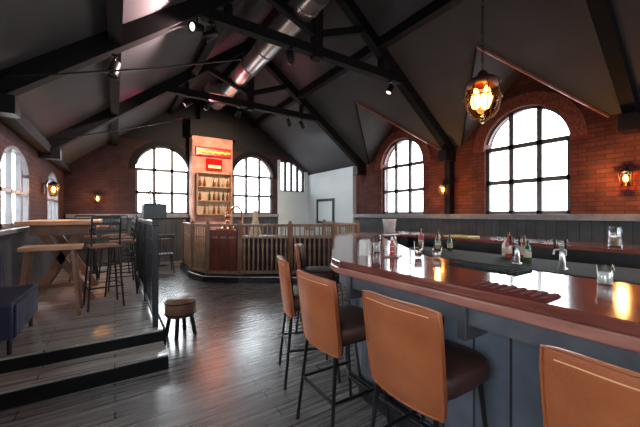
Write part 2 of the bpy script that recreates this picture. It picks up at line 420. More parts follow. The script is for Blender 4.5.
prop(MB().bar((XL+.11, YF, 2.60), (XL+.11, YB, 2.60), .14, .16).build('wall_plate_beam', M['timber']), 'black timber wall plate above the left windows', 'beam')
# duct
t = thing('ventilation_duct', 'round shiny metal ventilation duct running under the roof ridge', 'duct', (2.5, 3.8, 4.72))
m = MB().tube([(0,0,0), (0,5.5,0)], .2, 24); m.build('duct_pipe', M['steel'], t)
for k in range(7):
    MB().tube([(0, .3+.8*k, 0), (0, .34+.8*k, 0)], .215, 24).build('duct_collar', M['steel'], t)
for y in (.55, 3.6):
    MB().tube([(0,y,.2), (0,y,.85)], .01, 6).build('hanger_rod', M['black'], t)
m = MB().box((-.28, 4.6, -.02), (.42, .5, .3)); m.build('side_outlet', M['steel'], t)

# spotlights under the collars
def spotlight(loc, rz, tilt, lens, label, light=None, power=0, col=(1,.8,.6)):
    t = thing('track_spotlight', label, 'spotlight', loc, rz, 'spotlights on the roof beams')
    MB().bb(-.03, .03, -.03, .03, -.03, 0).tube([(0,0,-.03), (0,0,-.12)], .012, 8).build('bracket', M['black'], t)
    Rm = Matrix.Rotation(tilt, 3, 'Y')
    def T(mb):
        mb.v = [tuple(Rm @ Vector(v) + Vector((0,0,-.16))) for v in mb.v]; return mb
    T(MB().lathe([(.03,.09), (.05,.08), (.062,-.08), (.07,-.10), (.055,-.10), (.05,-.07)], seg=16)).build('housing', M['black'], t)
    T(MB().lathe([(0,-.075), (.052,-.078)], seg=16)).build('lens', M[lens], t)
    if power:
        L = bpy.data.lights.new('spot', 'SPOT'); L.energy = power; L.color = col; L.spot_size = R(100); L.spot_blend = .6; L.shadow_soft_size = .04
        o = bpy.data.objects.new('spot', L); COL.objects.link(o); o.parent = t
        d = Rm @ Vector((0,0,-1)); o.location = Vector((0,0,-.16)) + d*.12; o.rotation_euler = d.to_track_quat('-Z','Y').to_euler()
    return t
ZC = 4.055
spotlight((1.35, 7.30, ZC), 0, R(55), 'pinklens', 'spotlight with a glowing pink lens on the far roof beam', power=60, col=(1,.15,.25))
spotlight((1.75, 7.30, ZC), 0, R(-150), 'pinklens', 'pink-lensed spotlight turned up at the roof, beside its twin on the far beam', power=90, col=(1,.22,.25))
spotlight((3.85, 7.34, ZC), R(48), R(-55), 'whitelens', 'left one of the pair of spotlights near the right end of the far beam', power=60, col=(.9,.95,1))
spotlight((4.25, 7.34, ZC), R(35), R(-52), 'whitelens', 'right one of the pair of spotlights at the right end of the far beam', power=60, col=(.9,.97,1))
spotlight((2.3, 4.31, ZC), R(90), R(-160), 'whitelens', 'spotlight facing up on the middle roof beam', power=0)
spotlight((2.5, 7.34, ZC), R(90), R(-62), 'whitelens', 'spotlight on the far beam aimed at the orange brick chimney breast', power=420, col=(1,.72,.52))
spotlight((0.0, 4.31, zroof(0)-.28), 0, R(15), 'black', 'unlit black spotlight hanging from the left rafter over the deck')
spotlight((1.1, 4.34, ZC), R(148), R(-68), 'whitelens', 'spotlight on the middle beam turned to the left roof slope beyond it', power=260, col=(1,.72,.66))
spotlight((.9, 4.28, ZC), R(212), R(-68), 'whitelens', 'spotlight on the middle beam turned to the left roof slope nearer the camera', power=130, col=(1,.62,.60))
spotlight((4.5, 4.31, ZC), 0, R(30), 'whitelens', 'small spotlight at the right end of the middle beam', power=0)

# ------------------------------------------------------------------ sconces, pendant
def sconce(loc, rz, label, power=22):
    t = thing('wall_sconce', label, 'wall lamp', loc, rz, 'amber wall lanterns')
    MB().box((.01, 0, .02), (.02, .09, .2)).build('back_plate', M['black'], t, bevel=.004)
    MB().tube([(.02,0,.08), (.08,0,.2), (.14,0,.2), (.15,0,.14)], .009, 8).build('arm', M['black'], t)
    c = (.15, 0, 0)
    MB().lathe([(.012,.16), (.03,.15), (.085,.10), (.09,.09), (.0,.09)], c, 16).build('cap', M['black'], t)
    MB().lathe([(.0,-.12), (.05,-.12), (.055,-.105), (0,-.105)], c, 16).build('base_cup', M['black'], t)
    MB().lathe([(.07,.09), (.075,.03), (.05,-.105)], c, 16).build('lantern_glass', M['amberglass'], t)
    m = MB()
    for k in range(6):
        a = 2*PI*k/6; m.tube([(c[0]+.083*math.cos(a), .083*math.sin(a), .09), (c[0]+.058*math.cos(a), .058*math.sin(a), -.11)], .005, 5)
    m.build('cage', M['black'], t)
    MB().lathe([(0,-.05), (.025,-.035), (.033,0), (.018,.05), (0,.06)], c, 14).build('bulb', M['amberhot'], t)
    lamp('bulb_light', (.33, 0, .02), (1,.42,.12), power, .05, t)
    return t
sconce((XR-.17, 4.31, 2.0), PI, 'amber wall lantern between the two big right-hand windows')
sconce((XR-.0, 1.34, 1.98), PI, 'amber wall lantern at the right edge, past the largest window', 22)
sconce((-.39, YB, 1.86), -PI/2, 'amber wall lantern on the back wall left of the far windows', 11)
sconce((XL+.02, 7.55, 1.9), 0, 'amber wall lantern on the left wall between its windows', 6)

PX, PY, PZ = 3.27, 1.80, 2.68
t = thing('pendant_lantern', 'large round caged pendant lantern glowing amber over the bar', 'pendant lamp', (PX, PY, PZ))
MB().lathe([(.02,.30), (.05,.27), (.06,.24), (.12,.21), (.165,.17), (.17,.15), (.0,.15)], seg=24).build('cap', M['leather_d'], t)
MB().lathe([(.10,.14), (.155,.08), (.168,0), (.15,-.10), (.10,-.18), (.06,-.21), (0,-.215)], seg=24).build('globe', M['amberglass'], t)
for k in range(8):
    a = 2*PI*k/8
    pts = [(r*math.cos(a), r*math.sin(a), z) for r, z in ((.165,.16), (.178,.07), (.18,0), (.16,-.11), (.11,-.19), (.03,-.235))]
    MB().tube(pts, .0065, 6).build('cage_rib', M['black'], t)
MB().ring(.181, .007, .0, 28).build('cage_band', M['black'], t)
MB().lathe([(.0,-.27), (.02,-.26), (.03,-.235), (.0,-.22)], seg=12).build('finial', M['black'], t)
for x, y in ((.04,0), (-.03,.04), (-.02,-.045)):
    MB().lathe([(0,-.11), (.035,-.09), (.052,-.02), (.034,.06), (.014,.11), (0,.12)], (x*1.3,y*1.3,0), 12).build('bulb', M['amberhot'], t)
m = MB(); z = .30; i = 0
while PZ + z < zroof(PX) - .05:
    a = PI/2*(i % 2); pts = []
    for k in range(9):
        b = 2*PI*k/8; pts.append((.014*math.cos(b)*math.cos(a), .014*math.cos(b)*math.sin(a), z+.02+.024*math.sin(b)))
    m.tube(pts, .0035, 4, caps=False); z += .036; i += 1
m.build('chain', M['black'], t)
MB().lathe([(.05, zroof(PX)-PZ-.02), (.045, zroof(PX)-PZ-.07), (0, zroof(PX)-PZ-.08)], seg=16).build('ceiling_rose', M['black'], t)
lamp('pendant_light', (0, 0, -.31), (1,.5,.18), 5, .06, t)
lamp('pendant_light', (.0, 0, .02), (1,.5,.18), 4, .05, t)

# ------------------------------------------------------------------ bar
t = thing('bar_counter', 'long horseshoe bar with a polished reddish wood top and slate board front', 'bar', (0,0,0))
Z = 1.10
outer = [(1.40,-1.7), (1.40,1.85), (1.46,2.03), (3.22,4.40), (3.42,4.50), (4.80,4.50), (4.92,4.36), (4.92,-1.7)]
inner = [(2.16,-1.7), (2.16,1.62), (2.20,1.72), (3.58,3.66), (3.66,3.72), (4.14,3.72), (4.20,3.64), (4.20,-1.7)]
MB().strip(outer, inner, Z-.045, Z).build('counter_top', M['bartop'], t, bevel=.01)
def off(poly, d):
    out = []
    for i, p in enumerate(poly):
        a = Vector(poly[max(i-1,0)]); b = Vector(poly[min(i+1,len(poly)-1)]); c = Vector(p)
        n1 = (c-a) if i else (b-c); n2 = (b-c) if i < len(poly)-1 else (c-a)
        n1 = Vector((n1.y,-n1.x)).normalized(); n2 = Vector((n2.y,-n2.x)).normalized()
        n = (n1+n2).normalized(); k = d/max(.4, n.dot(n1)); out.append((c.x+n.x*k, c.y+n.y*k))
    return out
MB().strip(off(outer, -.012), off(outer, .035), Z-.095, Z-.0455).build('counter_edge', M['baredge'], t, bevel=.008)
MB().strip(off(outer, .06), off(outer, .09), Z-.20, Z-.0955).build('fascia', M['fascia'], t)
MB().strip(off(outer, .24), off(outer, .29), 0, Z-.0455).build('front_panel', M['barfront'], t)
MB().strip(off(outer, .215), off(outer, .24), 0, .14).build('kick_board', M['black'], t)
MB().strip(off(inner, -.03), off(inner, -.06), 0.1, Z-.0455).build('inner_panel', M['black'], t)
pts = [(x, y, .19) for x, y in off(outer, .12)]
MB().tube(pts, .018, 8).build('foot_rail', M['black'], t)
for x in (-1.2, -.4, .6, 1.5):
    MB().tube([(1.52, x, .19), (1.64, x, .19)], .012, 8).build('rail_bracket', M['black'], t)
for y in (-1, -.05, .9, 1.8):
    MB().bb(1.44, 1.64, y-.025, y+.025, .82, Z-.048).build('counter_bracket', M['fascia'], t, bevel=.005)

# back island in the bar well
t = thing('bar_island', 'low black service island inside the horseshoe bar', 'cabinet', (3.2, .6, 0))
MB().bb(-.35, .35, -2.2, 2.2, .1, .96).build('cabinet_body', M['black'], t)
MB().bb(-.38, .38, -2.23, 2.23, .96, 1.0).build('worktop', M['tealrub'], t, bevel=.006)
MB().bb(-.32, .32, -2.15, 2.15, 0, .1).build('plinth', M['black'], t)
for k in range(7):
    y = -1.9 + .62*k
    d = MB().bb(-.375, -.351, y-.27, y+.27, .16, .92).build('door', M['fascia'], t)
    MB().tube([(-.39, y-.2, .75), (-.39, y-.2, .88)], .008, 6).build('handle', M['steel'], d)

# ------------------------------------------------------------------ leather bar stools
def bar_stool(label):
    t = thing('bar_stool', label, 'bar stool', group='tan leather stools along the bar')
    # backrest: curved padded slab
    m = MB(); nu, nv = 10, 8; W, H = .232, .475
    def pt(u, v, side):
        a = (u*2-1); vv = v*2-1
        hw = W*(1 - .05*(1-v)) * (1 - .035*abs(vv)**6)
        y = a*hw; x = -.20 - .055*v + .035*a*a - (.016 if side else -.016) - (.006 if side else -.006)*(1-a**4)*(1-vv**4)
        z = .585 + H*v - .012*abs(a)**5*v
        return (x, y, z)
    for side in (0, 1):
        vs = [pt(i/nu, j/nv, side) for j in range(nv+1) for i in range(nu+1)]
        m.add(vs, [(j*(nu+1)+i, j*(nu+1)+i+1, (j+1)*(nu+1)+i+1, (j+1)*(nu+1)+i) for j in range(nv) for i in range(nu)], True)
    per = [(i,0) for i in range(nu)] + [(nu,j) for j in range(nv)] + [(i,nv) for i in range(nu,0,-1)] + [(0,j) for j in range(nv,0,-1)]
    n = len(per); N = (nu+1)*(nv+1)
    idx = lambda i, j, s: s*N + j*(nu+1)+i
    for k in range(n):
        a, b = per[k], per[(k+1) % n]; m.f.append([idx(*a,0), idx(*b,0), idx(*b,1), idx(*a,1)]); m.sm.append(False)
    back = m.build('backrest', M['leather'], t, bevel=.008)
    # stitching line across the outer face near the top and piping round the edge
    m = MB(); ps = [pt(i/12, .93, 1) for i in range(1, 12)]
    m.tube([(x-.002, y, z) for x, y, z in ps], .0022, 5)
    m.build('stitching', M['stitch'], back)
    m = MB(); ring = [pt(i/nu, j/nv, .5) for i, j in per]; ring = [((x), y*1.0, z) for x, y, z in ring]
    for s in (1,):
        e = [pt(i/nu, j/nv, 1) for i, j in per]; m.tube(e + [e[0]], .0055, 6, caps=False)
    m.build('piping', M['leather'], back)
    # inner pad in darker leather
    m = MB(); m.add([(x+.011, y*.94, .60+(z-.60)*.985) for x, y, z in [pt(i/nu, j/nv, 0) for j in range(nv+1) for i in range(nu+1)]],
                    [(j*(nu+1)+i, j*(nu+1)+i+1, (j+1)*(nu+1)+i+1, (j+1)*(nu+1)+i) for j in range(nv) for i in range(nu)], True)
    m.build('inner_pad', M['leather_d'], back)
    # seat
    m = MB(); prof = []
    k = 24
    def ring_at(sc, z): 
        out = []
        for i in range(k):
            a = 2*PI*i/k; c, s_ = math.cos(a), math.sin(a)
            out.append((.02 + .225*sc*math.copysign(abs(c)**.45, c), .225*sc*math.copysign(abs(s_)**.45, s_), z))
        return out
    rs = [(.0,.648), (.93,.648), (1,.665), (1.01,.70), (1,.73), (.94,.748), (.7,.757), (.0,.76)]
    vs = []
    for sc, z in rs: vs += ring_at(sc, z)
    m.add(vs, [(i*k+j, i*k+(j+1) % k, (i+1)*k+(j+1) % k, (i+1)*k+j) for i in range(len(rs)-1) for j in range(k)], True)
    seat = m.build('seat', M['leather_d'], t)
    m = MB()
    for sgn in (-1, 1): m.bar((-.2, sgn*.17, .64), (.2, sgn*.17, .64), .022, .022)
    for sx in (-.19, .19): m.bar((sx, -.17, .64), (sx, .17, .64), .022, .022)
    m.build('seat_frame', M['black'], t)
    feet = {}
    for sx_ in (-1, 1):
        for sy in (-1, 1):
            top = Vector((sx_*.17, sy*.17, .64)); bot = Vector((sx_*.235, sy*.215, 0)); feet[(sx_,sy)] = (top, bot)
            MB().tube([top, bot+Vector((0,0,.01)), bot], [.0125,.0125,.014], 8).build('leg', M['black'], t)
    def at(k_, z): a, b = feet[k_]; return a.lerp(b, (a.z - z)/a.z)
    for z, sides in ((.30, (((-1,-1),(1,-1)), ((-1,1),(1,1)), ((-1,-1),(-1,1)))), (.22, (((1,-1),(1,1)),))):
        for a, b in sides: MB().tube([at(a,z), at(b,z)], .010, 8).build('stretcher', M['black'], t)
    return t
s3 = bar_stool('tan leather bar stool at front centre, whole broad back facing the camera')
s3.location = (1.32, 1.005, 0)
g = 'tan leather stools along the bar'
copy_at(s3, (1.32, .19, 0), 0, 'tan leather bar stool cropped by the bottom right corner', g)
copy_at(s3, (1.31, 1.70, 0), R(-2), 'tan leather bar stool just left of the one at front centre', g)
copy_at(s3, (1.47, 2.42, 0), R(-20), 'tan leather bar stool seen edge-on, leftmost of the row', g)
copy_at(s3, (2.15, 3.32, 0), R(-37), 'farthest tan leather bar stool, at the slanting end of the bar', g)

# ------------------------------------------------------------------ things on the bar
def tumbler(label, loc, h=.13, r=.036, m_='clear', fill='amberb', group='glasses standing on the bar'):
    t = thing('drinking_glass', label, 'glass', loc, 0, group)
    MB().lathe([(0,0), (r*.8,0), (r*.85,.006), (r,h), (r-.003,h), (r*.8,.008), (0,.008)], seg=18).build('glass_body', M[m_], t)
    if fill: MB().lathe([(0,.009), (r*.79,.009), (r*.9,h*.6), (0,h*.6)], seg=16).build('drink', M[fill], t)
    return t
def bottle(name, label, loc, m_, h=.26, r=.035, group=None, cat='bottle'):
    t = thing(name, label, cat, loc, 0, group)
    MB().lathe([(0,0), (r*.95,0), (r,.01), (r,h*.58), (r*.75,h*.68), (r*.36,h*.78), (r*.34,h*.95), (0,h*.95)], seg=16).build('bottle_body', M[m_], t)
    MB().lathe([(r*.4,h*.94), (r*.4,h), (0,h)], seg=12).build('cap', M['black'], t)
    MB().lathe([(r*1.02,h*.18), (r*1.02,h*.45)], seg=16).build('paper_band', M['cream'], t)
    return t
def caddy(label, loc, rz=0, items=('redpl','white','amberb')):
    t = thing('condiment_caddy', label, 'caddy', loc, rz, 'condiment caddies on the bar')
    MB().bb(-.085,.085,-.055,.055,0,.012).build('tray', M['wood'], t)
    m = MB()
    for x, y in ((-.08,-.05),(.08,-.05),(.08,.05),(-.08,.05)): m.tube([(x,y,.01),(x,y,.09)], .003, 5)
    for z in (.05,.09): m.tube([(-.08,-.05,z),(.08,-.05,z),(.08,.05,z),(-.08,.05,z),(-.08,-.05,z)], .003, 5)
    m.build('wire_rail', M['steel'], t)
    for k, c in enumerate(items):
        j = MB().lathe([(0,.012), (.02,.012), (.022,.02), (.022,.10), (.012,.12), (.008,.145), (0,.145)], (-.052+.052*k, 0, 0), 12).build('sauce_bottle', M[c], t)
        MB().lathe([(.011,.14), (.008,.165), (0,.168)], (-.052+.052*k, 0, 0), 10).build('lid', M['white' if c != 'white' else 'black'], j)
    return t
caddy('caddy of sauce bottles on the near counter in front of the farther big window', (1.92, 1.80, Z), R(30))
tumbler('tall clear glass beside the sauce caddy, on its left', (1.98, 2.06, Z), .15, .036, fill='white')
tumbler('tumbler of amber drink right of the sauce caddy', (2.03, 1.64, Z), .13)
tumbler('shorter tumbler at the inner counter edge right of the sauce caddy', (2.08, 1.50, Z), .11)
tumbler('small glass on the near counter below the right window, holding a pale drink', (2.02, .50, Z), .10, .034, fill='white')
def napkins(label, loc, rz):
    t = thing('napkin_holder', label, 'napkin holder', loc, rz)
    MB().bb(-.07,.07,-.045,.045,0,.01).bb(-.07,.07,-.045,-.04,.0,.11).bb(-.07,.07,.04,.045,0,.11).build('holder', M['steel'], t)
    MB().bb(-.065,.065,-.032,.032,.011,.13).build('napkin_stack', M['white'], t); return t
napkins('white napkin stack in a metal holder on the near counter, left of the caddy', (1.80, 2.02, Z), R(35))
t = thing('ice_bucket', 'white ice bucket on the far side of the bar below the farther window', 'bucket', (4.42, 4.25, Z))
MB().lathe([(0,0), (.10,0), (.13,.24), (.14,.25), (.125,.25), (.095,.02), (0,.02)], seg=24).build('bucket_body', M['white'], t)
MB().tube([(-.14,0,.22), (-.16,0,.17)], .008, 6).tube([(.14,0,.22), (.16,0,.17)], .008, 6).build('handle', M['steel'], t)
t = thing('yellow_tray', 'flat yellow tray on the far counter', 'tray', (4.45, 2.78, Z))
MB().bb(-.15,.15,-.2,.2,0,.008).build('tray_base', M['yellow'], t)
MB().tube([(-.15,-.2,.012),(.15,-.2,.012),(.15,.2,.012),(-.15,.2,.012),(-.15,-.2,.012)], .008, 6).build('rim', M['yellow'], t)
# menu stands / glass jar on far counter
t = thing('candle_jar', 'tall glass jar with a cream candle on the far counter by the right wall lantern', 'jar', (4.45, 1.02, Z))
MB().lathe([(0,0), (.055,0), (.06,.01), (.06,.17), (.045,.20), (.045,.215), (.042,.215), (.042,.2), (.056,.168), (.056,.012), (0,.012)], seg=20).build('jar_glass', M['clear'], t)
MB().lathe([(0,.013), (.045,.013), (.045,.12), (0,.12)], seg=16).build('candle', M['cream'], t)
t = thing('candle_jar', 'pale ceramic jar at the right edge of the far counter', 'jar', (4.5, .72, Z))
MB().lathe([(0,0), (.055,0), (.07,.04), (.065,.12), (.04,.15), (.045,.16), (0,.16)], seg=20).build('jar_body', M['white'], t)
# back island goods
def tap(label, loc):
    t = thing('beer_tap_tower', label, 'beer tap', loc, 0, 'beer taps on the island'); t.scale = (.75,.75,.75)
    MB().lathe([(.05,0), (.05,.012), (.028,.02), (.026,.24), (.03,.25), (.03,.275), (0,.28)], seg=18).build('column', M['steel'], t)
    for s in (-1, 1):
        q = MB().tube([(0,s*.02,.21), (-.06,s*.05,.21), (-.075,s*.055,.16)], .009, 8).build('spout', M['steel'], t)
        MB().lathe([(.008,.225), (.013,.25), (.016,.33), (0,.335)], (-.06,s*.05,0), 10).build('tap_handle', M['black'], q)
    return t
tap('chrome two-handle beer tap on the bar island, right one of the pair', (3.05, 1.02, 1.0))
tap('chrome two-handle beer tap on the bar island, left one of the pair', (3.05, 1.36, 1.0))
k = 0
cols = ['green','amberb','redpl','white','green','amberb','green','amberb','white','amberb','green','redpl']
txt = {'green':'green glass','amberb':'amber glass','redpl':'red','white':'white'}
spots = [(3.30,1.38),(3.42,1.46),(3.36,1.58),(3.46,1.66),(3.2,2.3),(3.32,2.38),(3.44,2.30),(3.38,.30),(3.46,.42),(3.30,.20),(3.4,-.1),(3.3,2.62)]
order = ['first','second','third','fourth','fifth','sixth','seventh','eighth','ninth','tenth','eleventh','twelfth']
for (x, y), c in zip(spots, cols):
    left = sum(1 for p in spots if p[1]/p[0] > y/x)
    bottle('liquor_bottle', '%s bottle on the island, %s from the left of the bottles there' % (txt[c], order[left]), (x, y, 1.0), c, .20+.03*((k*7) % 3), .032, 'bottles on the bar island'); k += 1
# service mats with ribs
t = thing('bar_mat', 'ribbed dark rubber drip mat on the near counter below the large window', 'bar mat', (2.02, 1.08, Z))
MB().bb(-.1,.1,-.22,.22,0,.008).build('mat_base', M['tealrub'], t)
m = MB()
for i in range(11): m.bb(-.09,.09,-.21+.04*i,-.20+.04*i,.008,.014)
m.build('ribs', M['tealrub'], t)
t = thing('bar_mat', 'ribbed dark rubber drip mat at the right end of the near counter', 'bar mat', (2.02, .12, Z))
MB().bb(-.1,.1,-.22,.22,0,.008).build('mat_base', M['tealrub'], t)
m = MB()
for i in range(11): m.bb(-.09,.09,-.21+.04*i,-.20+.04*i,.008,.014)
m.build('ribs', M['tealrub'], t)
t = thing('bar_runner', 'dark red ribbed bar runner at the front edge of the near counter', 'bar mat', (1.50, .69, Z))
MB().bb(-.075,.075,-.16,.16,0,.006).build('mat_base', M['redmat'], t)
m = MB()
for i in range(8): m.bb(-.072,.072,-.155+.0415*i,-.135+.0415*i,.006,.012)
m.build('ribs', M['redmat'], t)

# ------------------------------------------------------------------ balustrade booth in the middle distance
pl = [(1.45,9.0), (1.40,7.6), (1.56,6.86), (2.14,6.36), (3.02,5.76), (3.66,5.14), (5.1,5.3), (5.2,7.4), (5.2,9.0)]
t = thing('stage_platform', 'low black platform under the balustraded booth', 'platform', (0,0,0))
MB().prism(pl, 0, .11).build('platform_body', M['black'], t)
MB().prism(pl, .11, .14).build('platform_top', M['tealrub'], t)
e = [(x, y, .13) for x, y in pl[1:6]]; MB().tube(e, .012, 6).build('metal_nosing', M['steel'], t)
bp_ = [(1.55,8.9), (1.51,7.64), (1.69,6.98), (2.25,6.54), (3.16,5.94), (3.95,5.42), (4.75,5.6), (4.9,7.2)]
t = thing('booth_balustrade', 'curved wooden balustrade with turned spindles and one solid mahogany panel', 'balustrade', (0,0,.143))
up = [(x, y, 1.06) for x, y in bp_]
m = MB()
for a, b in zip(up, up[1:]): m.bar(a, b, .09, .055)
m.build('handrail', M['wood'], t, bevel=.008)
m = MB()
for a, b in zip(up, up[1:]): m.bar((a[0],a[1],.05), (b[0],b[1],.05), .07, .06)
m.build('bottom_rail', M['spindle'], t)
m = MB()
for a, b in zip(up, up[1:]): m.bar((a[0],a[1],.80), (b[0],b[1],.80), .045, .035)
m.build('middle_rail', M['spindle'], t)
for x, y in bp_:
    MB().bb(x-.045, x+.045, y-.045, y+.045, 0, 1.10).lathe([(.03,1.10), (.04,1.12), (.03,1.15), (0,1.16)], (x,y,0), 12).build('newel_post', M['wood'], t)
prof = [(.016,.08), (.026,.14), (.018,.2), (.028,.36), (.018,.5), (.026,.62), (.016,.72), (.016,1.04)]
for i, (a, b) in enumerate(zip(bp_, bp_[1:])):
    a = Vector(a); b = Vector(b); L = (b-a).length
    if i == 2:
        d = (b-a).normalized(); ang = math.atan2(d.y, d.x); c = (a+b)/2
        MB().box((c.x, c.y, .51), (L-.1, .04, .90), ang).build('solid_panel', M['woodr'], t)
        m = MB(); nrm = Vector((d.y, -d.x))
        for off_ in (-.5, -.17, .17, .5): 
            q = c + d*off_*(L-.16)*.98 + nrm*.03; m.box((q.x, q.y, .5), (.03, .02, .8), ang)
        m.build('panel_batten', M['woodr'], t); continue
    n = int(L/.095)
    for k in range(1, n):
        p = a.lerp(b, k/n); MB().lathe(prof, (p.x, p.y, 0), 8).build('baluster', M['spindle'], t)

t = thing('banquette', 'plum upholstered banquette running inside the balustrade', 'banquette', (0,0,.143))
inn = [(2.42,6.88), (3.28,6.32), (4.0,5.85), (4.45,5.98)]
def shift(P_, dx, dy): return [(x+dx, y+dy) for x, y in P_]
MB().strip(inn, shift(inn, .05, .09), .0, .78).build('backrest', M['purple'], t, bevel=.01)
MB().strip(shift(inn,.055,.095), shift(inn,.28,.46), .32, .45).build('seat', M['purple'], t, bevel=.02)
MB().strip(shift(inn,.08,.13), shift(inn,.24,.42), 0, .32).build('base', M['woodr'], t)
MB().strip(shift(inn,-.01,-.01), shift(inn,.06,.10), .78, .82).build('cap_rail', M['spindle'], t)

def wood_chair(label, loc, rz, group, m_='spindle'):
    t = thing('spindle_chair', label, 'chair', loc, rz, group)
    MB().bb(-.2,.2,-.2,.2,.43,.465).build('seat', M[m_], t, bevel=.01)
    for sx_ in (-1,1):
        for sy in (-1,1): MB().tube([(sx_*.15,sy*.15,.43),(sx_*.2,sy*.19,0)], [.018,.013], 8).build('leg', M[m_], t)
    MB().bar((-.2,-.2,.90),(-.2,.2,.90),.025,.09).build('top_rail', M[m_], t, bevel=.006)
    for k in range(6):
        y = -.17+.068*k; MB().tube([(-.17,y,.46),(-.2,y,.87)], .009, 6).build('spindle', M[m_], t)
    return t
g2 = 'wooden chairs inside the booth'
c0 = wood_chair('wooden spindle chair in the booth, leftmost of three at the back', (2.4, 7.9, .143), R(20), g2)
copy_at(c0, (3.75, 7.9, .143), R(150), 'wooden spindle chair in the booth, middle one of three', g2)
copy_at(c0, (4.3, 7.3, .143), R(190), 'wooden spindle chair in the booth, nearest the pale wall', g2)
def round_table(name, label, loc, r, h, m_, cat='table', leg='black'):
    t = thing(name, label, cat, loc)
    MB().lathe([(0,h-.035), (r,h-.035), (r+.005,h-.02), (r,h), (0,h)], seg=28).build('table_top', M[m_], t)
    MB().lathe([(.035,.03), (.03,.1), (.03,h-.05), (.09,h-.036)], seg=14).build('pedestal', M[leg], t)
    MB().lathe([(0,0), (.22,0), (.23,.012), (.06,.04), (0,.05)], seg=20).build('base', M[leg], t); return t
round_table('round_table', 'round wooden table inside the balustraded booth', (3.2, 7.45, .143), .38, .74, 'woodl')
# copper still and curved tan font standing in the booth
t = thing('copper_still', 'copper still with a domed top standing behind the solid booth panel', 'still', (2.66, 8.75, .143))
MB().lathe([(0,0), (.22,0), (.24,.05), (.24,.75), (.18,.92), (.07,1.05), (.05,1.2), (.08,1.24), (.06,1.3), (0,1.32)], seg=24).build('kettle', M['copper'], t)
MB().tube([(0,0,1.28), (.12,0,1.5), (.3,0,1.52), (.42,0,1.35), (.44,0,.5)], [.045,.04,.035,.03,.03], 12).build('swan_neck', M['copper'], t)
MB().ring(.245, .012, .4, 24).ring(.245, .012, .7, 24).build('hoop', M['brass'], t)
t = thing('arched_floor_vase', 'tall cream vase with a curved branch in front of the far right window', 'vase', (3.35, 8.4, .143))
MB().lathe([(0,0), (.12,0), (.17,.3), (.16,.8), (.08,1.15), (.07,1.35), (.09,1.4), (.07,1.4), (.05,1.3), (0,1.2)], seg=20).build('vase_body', M['cream'], t)
MB().tube([(0,0,1.3), (.05,0,1.7), (.14,0,1.95), (.1,0,2.15)], [.02,.016,.012,.006], 8).build('branch', M['wood'], t)

# bottle rack on the chimney breast
t = thing('bottle_shelf', 'tan wooden bottle rack on the orange chimney breast', 'shelf', (2.585, 9.99, 1.42))
MB().bb(-.5,.5,-.02,0,0,1.3).build('back_board', M['cream'], t)
for z in (0, .42, .84, 1.27): MB().bb(-.52,.52,-.2,-.02,z,z+.03).build('shelf_board', M['woodl'], t)
for x in (-.52, .5): MB().bb(x,x+.02,-.2,-.02,0,1.3).build('side_board', M['woodl'], t)
rows = ['bottom', 'middle', 'top']
for r_ in range(3):
    for i in range(7):
        if (i*3+r_*5) % 8 == 0: continue
        c = ['amberb','green','wood','amberb','cream','woodr'][(i*2+r_*3) % 6]
        o = MB().lathe([(0,0), (.038,0), (.038,.17), (.015,.23), (.014,.3), (0,.3)], seg=12).build('display_bottle', M[c])
        o.location = (2.585-.42+.14*i, 9.88, 1.42+.42*r_+.0305)
        prop(o, 'bottle on the %s shelf of the tan chimney rack, %s place from the left' % (rows[r_], order[i]), 'bottle', 'bottles on the chimney rack')
# neon sign
t = thing('neon_sign', 'glowing red and yellow neon sign high on the chimney breast', 'sign', (2.6, 9.96, 3.38))
MB().bb(-.55,.55,-.02,.03,-.15,.15).build('backing_board', M['redpl'], t, bevel=.02)
m = MB(); pts = []
for i in range(60):
    x = -.5 + i/59.0; pts.append((x, -.05, .03*math.sin(x*50)*math.cos(x*17)))
m.tube(pts, .028, 6).build('neon_tube', M['neon_y'], t)
MB().tube([(-.5,-.045,-.12),(.5,-.045,-.12)], .014, 6).tube([(-.5,-.045,.12),(.5,-.045,.12)], .012, 6).build('neon_border', M['neon_r'], t)
lamp('neon_glow', (0,-.25,0), (1,.25,.12), 9, .15, t)
t = thing('lit_sign_box', 'small red light box with a cream bar below the neon sign', 'sign', (2.6, 9.93, 2.98))
MB().bb(-.24,.24,-.04,.06,-.15,.2).build('box_body', M['neon_r'], t, bevel=.01)
MB().bb(-.19,.19,-.055,-.041,-.1,-.01).build('lit_bar', M['neon_w'], t)
# framed picture on pale wall
t = thing('framed_picture', 'black-framed grey picture on the pale right wall by the far corner', 'picture', (XR-.14, 9.25, 1.55))
m = MB(); m.bb(-.04,0,-.55,-.45,-.45,.45).bb(-.04,0,.45,.55,-.45,.45).bb(-.04,0,-.45,.45,-.45,-.36).bb(-.04,0,-.45,.45,.36,.45); m.build('frame', M['black'], t)
MB().bb(-.02,0,-.45,.45,-.36,.36).build('print', M['pale'], t)

# ------------------------------------------------------------------ distant tables and chairs by the back windows
M['tabletop_l'] = mat('pale_tabletop', (.5,.42,.36), .25)
round_table('round_table', 'small table with a pale shiny top by the far left window', (1.02, 9.72, 0), .34, .80, 'tabletop_l')
g3 = 'dark chairs by the far left window'
ck = wood_chair('dark spindle chair left of the pale table under the far left window', (.70, 9.15, 0), R(70), g3, 'black')
copy_at(ck, (1.04, 8.62, 0), R(90), 'dark spindle chair in front of the pale table, next to the booth', g3)
# low drum stool
t = thing('low_drum_stool', 'low stool with a round brown drum seat and black legs beside the rail', 'stool', (.66, 4.03, 0), R(20))
MB().lathe([(0,.24), (.155,.24), (.17,.26), (.172,.40), (.155,.43), (0,.44)], seg=28).build('seat', M['wood'], t)
MB().ring(.172,.009,.27,28).ring(.172,.009,.40,28).build('seat_band', M['black'], t)
for a in (45, 135, 225, 315):
    c, s = math.cos(R(a)), math.sin(R(a)); MB().tube([(.12*c,.12*s,.25),(.165*c,.165*s,0)], .024, 8).build('leg', M['black'], t)

